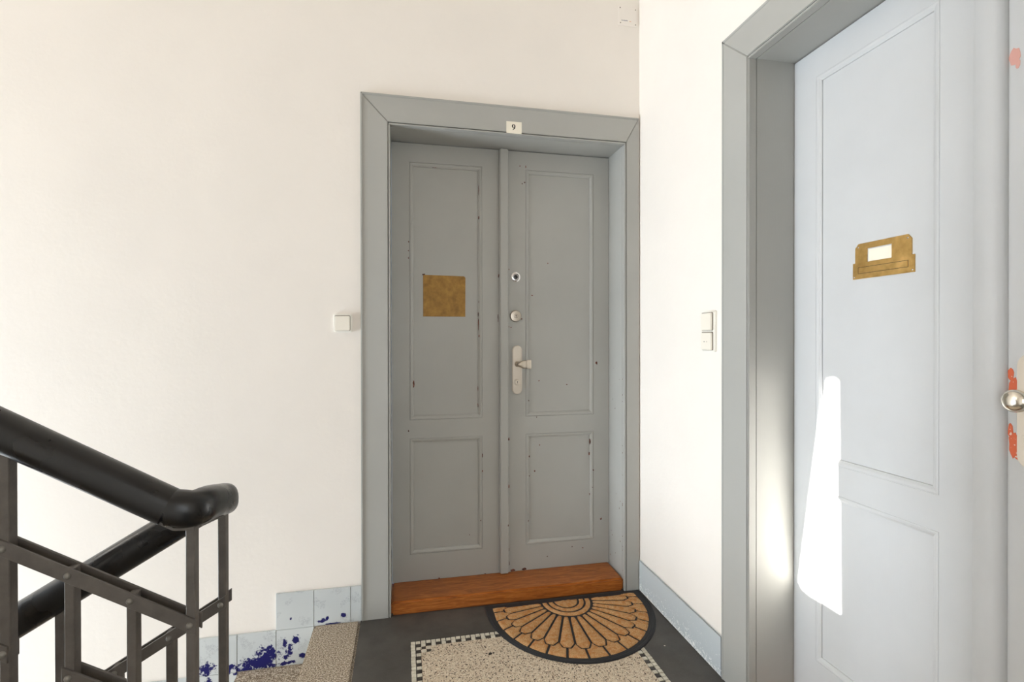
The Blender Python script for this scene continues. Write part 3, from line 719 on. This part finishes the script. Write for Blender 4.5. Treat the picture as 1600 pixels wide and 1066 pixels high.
# half-disc and two arcs at the centre
def ell(th, a, b_): return (FX+a*math.cos(th), FY-b_*math.sin(th))
pad(lambda u, v: ell(math.pi*v, .054*u+.0005, .058*u+.0005), 4, 12)
pad(lambda u, v: ell(.02+(math.pi-.04)*v, .064+.020*u, .070+.024*u), 3, 26)
pad(lambda u, v: ell(.015+(math.pi-.03)*v, .094+.020*u, .106+.026*u), 3, 32)
NP = 16; dth = math.pi/NP
G = .0052
for k in range(NP):
    thc = (k+.5)*dth
    def petal(u, v, thc=thc):
        T = .845*border(thc)
        r0 = 1/math.sqrt((math.cos(thc)/.126)**2+(math.sin(thc)/.144)**2)
        r_ = r0+(T-r0)*u
        full = r_*math.tan(dth/2)-G
        if u > .875: full *= 1-(u-.875)/.125*.55
        if u < .05: full *= .7
        s_ = (v-.5)*2*max(full, .002)
        return (FX+r_*math.cos(thc)-s_*math.sin(thc), FY-r_*math.sin(thc)-s_*math.cos(thc))
    pad(petal, 16, 4)
for k in range(NP+1):
    thc = k*dth; lo = max(thc-dth/2, 0.004); hi = min(thc+dth/2, math.pi-.004)
    def outer_pad(u, v, lo=lo, hi=hi, thc=thc):
        Bm = border(thc); th = lo+(hi-lo)*v
        Bd = border(th)-.002
        a_ = abs(th-thc)/(dth/2)
        inn = .845*border(th)*(.912+.088*min(1, a_/.55))+.0085
        r_ = inn+(Bd-inn)*u
        g_ = G/r_*(1 if v > .5 else -1)*abs(v-.5)*2
        if (k == 0 and v < .5) or (k == NP and v > .5): g_ = 0
        return pol(th-g_, r_)
    pad(outer_pad, 6, 10)

# ------------------------------------------------------------ railing
rail = tag(empty('stair_railing', (-.391, 1.14, 0)), 'grey iron stair railing with rivets and a thick glossy black handrail on the left', 'railing')
BW, BD = .0155, .021           # square bar
YA, YBk = 1.05, 1.22           # front faces of the two runs
def za(x): return .977-.58*(x+.498)       # near handrail centre
def zb(x): return .785+.60*(x+.59)        # far handrail centre
def bar(name, xc, y0, z0, z1): return box(name, (xc-BW/2, y0, z0), (xc+BW/2, y0+BD, z1), m_iron, rail, .0012, 1)
topA = lambda x: .734-.573*(x+.394)       # top edge of the riveted flats, near run
topB = lambda x: .686+.60*(x+.388)
sl_A, sl_B = -.573, .60
def flat(y0, x0, x1, f, h=.0285, th=.0045, name='flat_bar'):
    t = MB(); t.prism([(x0, f(x0)-h), (x1, f(x1)-h), (x1, f(x1)), (x0, f(x0))], th, Matrix(((1, 0, 0, 0), (0, 0, -1, y0+th), (0, 1, 0, 0), (0, 0, 0, 1))), .0008, 1)
    return t.build(name, m_iron, rail, smooth=True, angle=30)
def rivets(parent, y, xs, f, h=.0285):
    for xx in xs:
        t = MB(); t.lathe([(0, .0052), (.0032, .0044), (.0054, .0024), (.006, 0)], RotY(xx, y, f(xx)-h/2), 14)
        t.build('rivet', m_rivet, parent, smooth=True)
# near run, rising to the left
xa = [-.391-.0975*k for k in range(28)]
for k, xx in enumerate(xa):
    if k % 3 == 0: bar('post', xx, YA, -.10 if k == 0 else -.02-.573*(xx+.391), za(xx)-.030 if k else .901)
    elif k % 3 == 1: bar('baluster', xx, YA, .10-.573*(xx+.391), topA(xx)-.004)
    else: bar('baluster', xx, YA, topA(xx)-.183-.027, topA(xx)-.004)
fa = flat(YA-.0045, xa[-1]-.02, -.380, topA); rivets(fa, YA-.0045, xa, topA)
flat(YA+BD, xa[-1]-.02, -.3795, topA)
lowA = lambda x: topA(x)-.183
for s_ in range(9):
    x0 = xa[2+3*s_]-.010 if 2+3*s_ < len(xa) else None
    if x0 is None: continue
    x1 = xa[3*s_]+.006
    f1 = flat(YA-.0045, x0, x1, lowA); rivets(f1, YA-.0045, [xa[2+3*s_], xa[1+3*s_], xa[3*s_]], lowA); flat(YA+BD, x0, x1, lowA)
# far run, falling to the left
xb = [-.392-.1025*k for k in range(28)]
for k, xx in enumerate(xb):
    if k % 3 == 0: bar('post', xx, YBk, -.12+.60*(xx+.392) if k else -.12, zb(xx)-.030 if k else .873)
    else: bar('baluster', xx, YBk, -.05+.60*(xx+.392), topB(xx)-.004)
f2 = flat(YBk-.0045, xb[-1]-.02, -.384, topB, .0265); rivets(f2, YBk-.0045, [v for v in xb[1:]]+[-.3935], topB, .0265)
flat(YBk+BD, xb[-1]-.02, -.3795, topB, .0265)
# flat strips under the handrail
def strip(pts, y0, name='rail_strip'):
    t = MB(); t.sweep(pts, [(-.011, 0), (.011, 0), (.011, .005), (-.011, .005)]); return t.build(name, m_iron, rail)
RA, RB = YA+BD/2, YBk+BD/2
strip([(-3.10, RA, za(-3.10)-.0365), (-.42, RA, za(-.42)-.0365), (-.385, RA, .893)], 0)
strip([(-3.10, RB, zb(-3.10)-.0365), (-.43, RB, zb(-.43)-.0365), (-.392, RB, .864)], 0)
strip([(-.389, RA+.008, .893), (-.389, RB-.01, .866)], 0)
# handrail profile
def rail_prof(w_=.0295, h=.0335, n=28):
    out = []
    for i in range(n):
        a = 2*math.pi*i/n; c, s_ = math.cos(a), math.sin(a)
        out.append((w_*math.copysign(abs(c)**.85, c), h*math.copysign(abs(s_)**(.9 if s_ > 0 else .72), s_)))
    return out
PR = rail_prof()
XE = -.4275
def lin(x0, x1, y, f, n=12): return [(x0+(x1-x0)*i/n, y, f(x0+(x1-x0)*i/n)) for i in range(n+1)]
t = MB(); t.sweep(lin(-3.15, XE, RA, za), PR); t.build('handrail', m_rail, rail, smooth=True, angle=60)
t = MB(); t.sweep(lin(-3.15, XE-.01, RB, zb), PR); t.build('handrail', m_rail, rail, smooth=True, angle=60)
# elbow linking both
ctrl = [(XE+.0007, RA, za(XE+.0007)), (-.412, RA, .9335), (-.397, RA+.0035, .930), (-.3875, RA+.014, .9285), (-.385, RA+.034, .927), (-.385, RA+.08, .919), (-.385, RB-.05, .909), (-.3855, RB-.030, .905), (-.3875, RB-.012, .900), (-.396, RB-.002, .895), (-.412, RB, .888), (XE-.0107, RB, zb(XE-.0107))]
def smooth_path(c, n=4):
    out = []
    P = [Vector(q) for q in c]; P = [P[0]*2-P[1]]+P+[P[-1]*2-P[-2]]
    for i in range(1, len(P)-2):
        for k in range(n):
            q = k/n; a, b_, c_, d_ = P[i-1], P[i], P[i+1], P[i+2]
            out.append(.5*((2*b_)+(c_-a)*q+(2*a-5*b_+4*c_-d_)*q*q+(3*b_-a-3*c_+d_)*q**3))
    out.append(P[-2]); return out
t = MB(); t.sweep(smooth_path(ctrl), PR); t.build('handrail_elbow', m_rail, rail, smooth=True, angle=70)
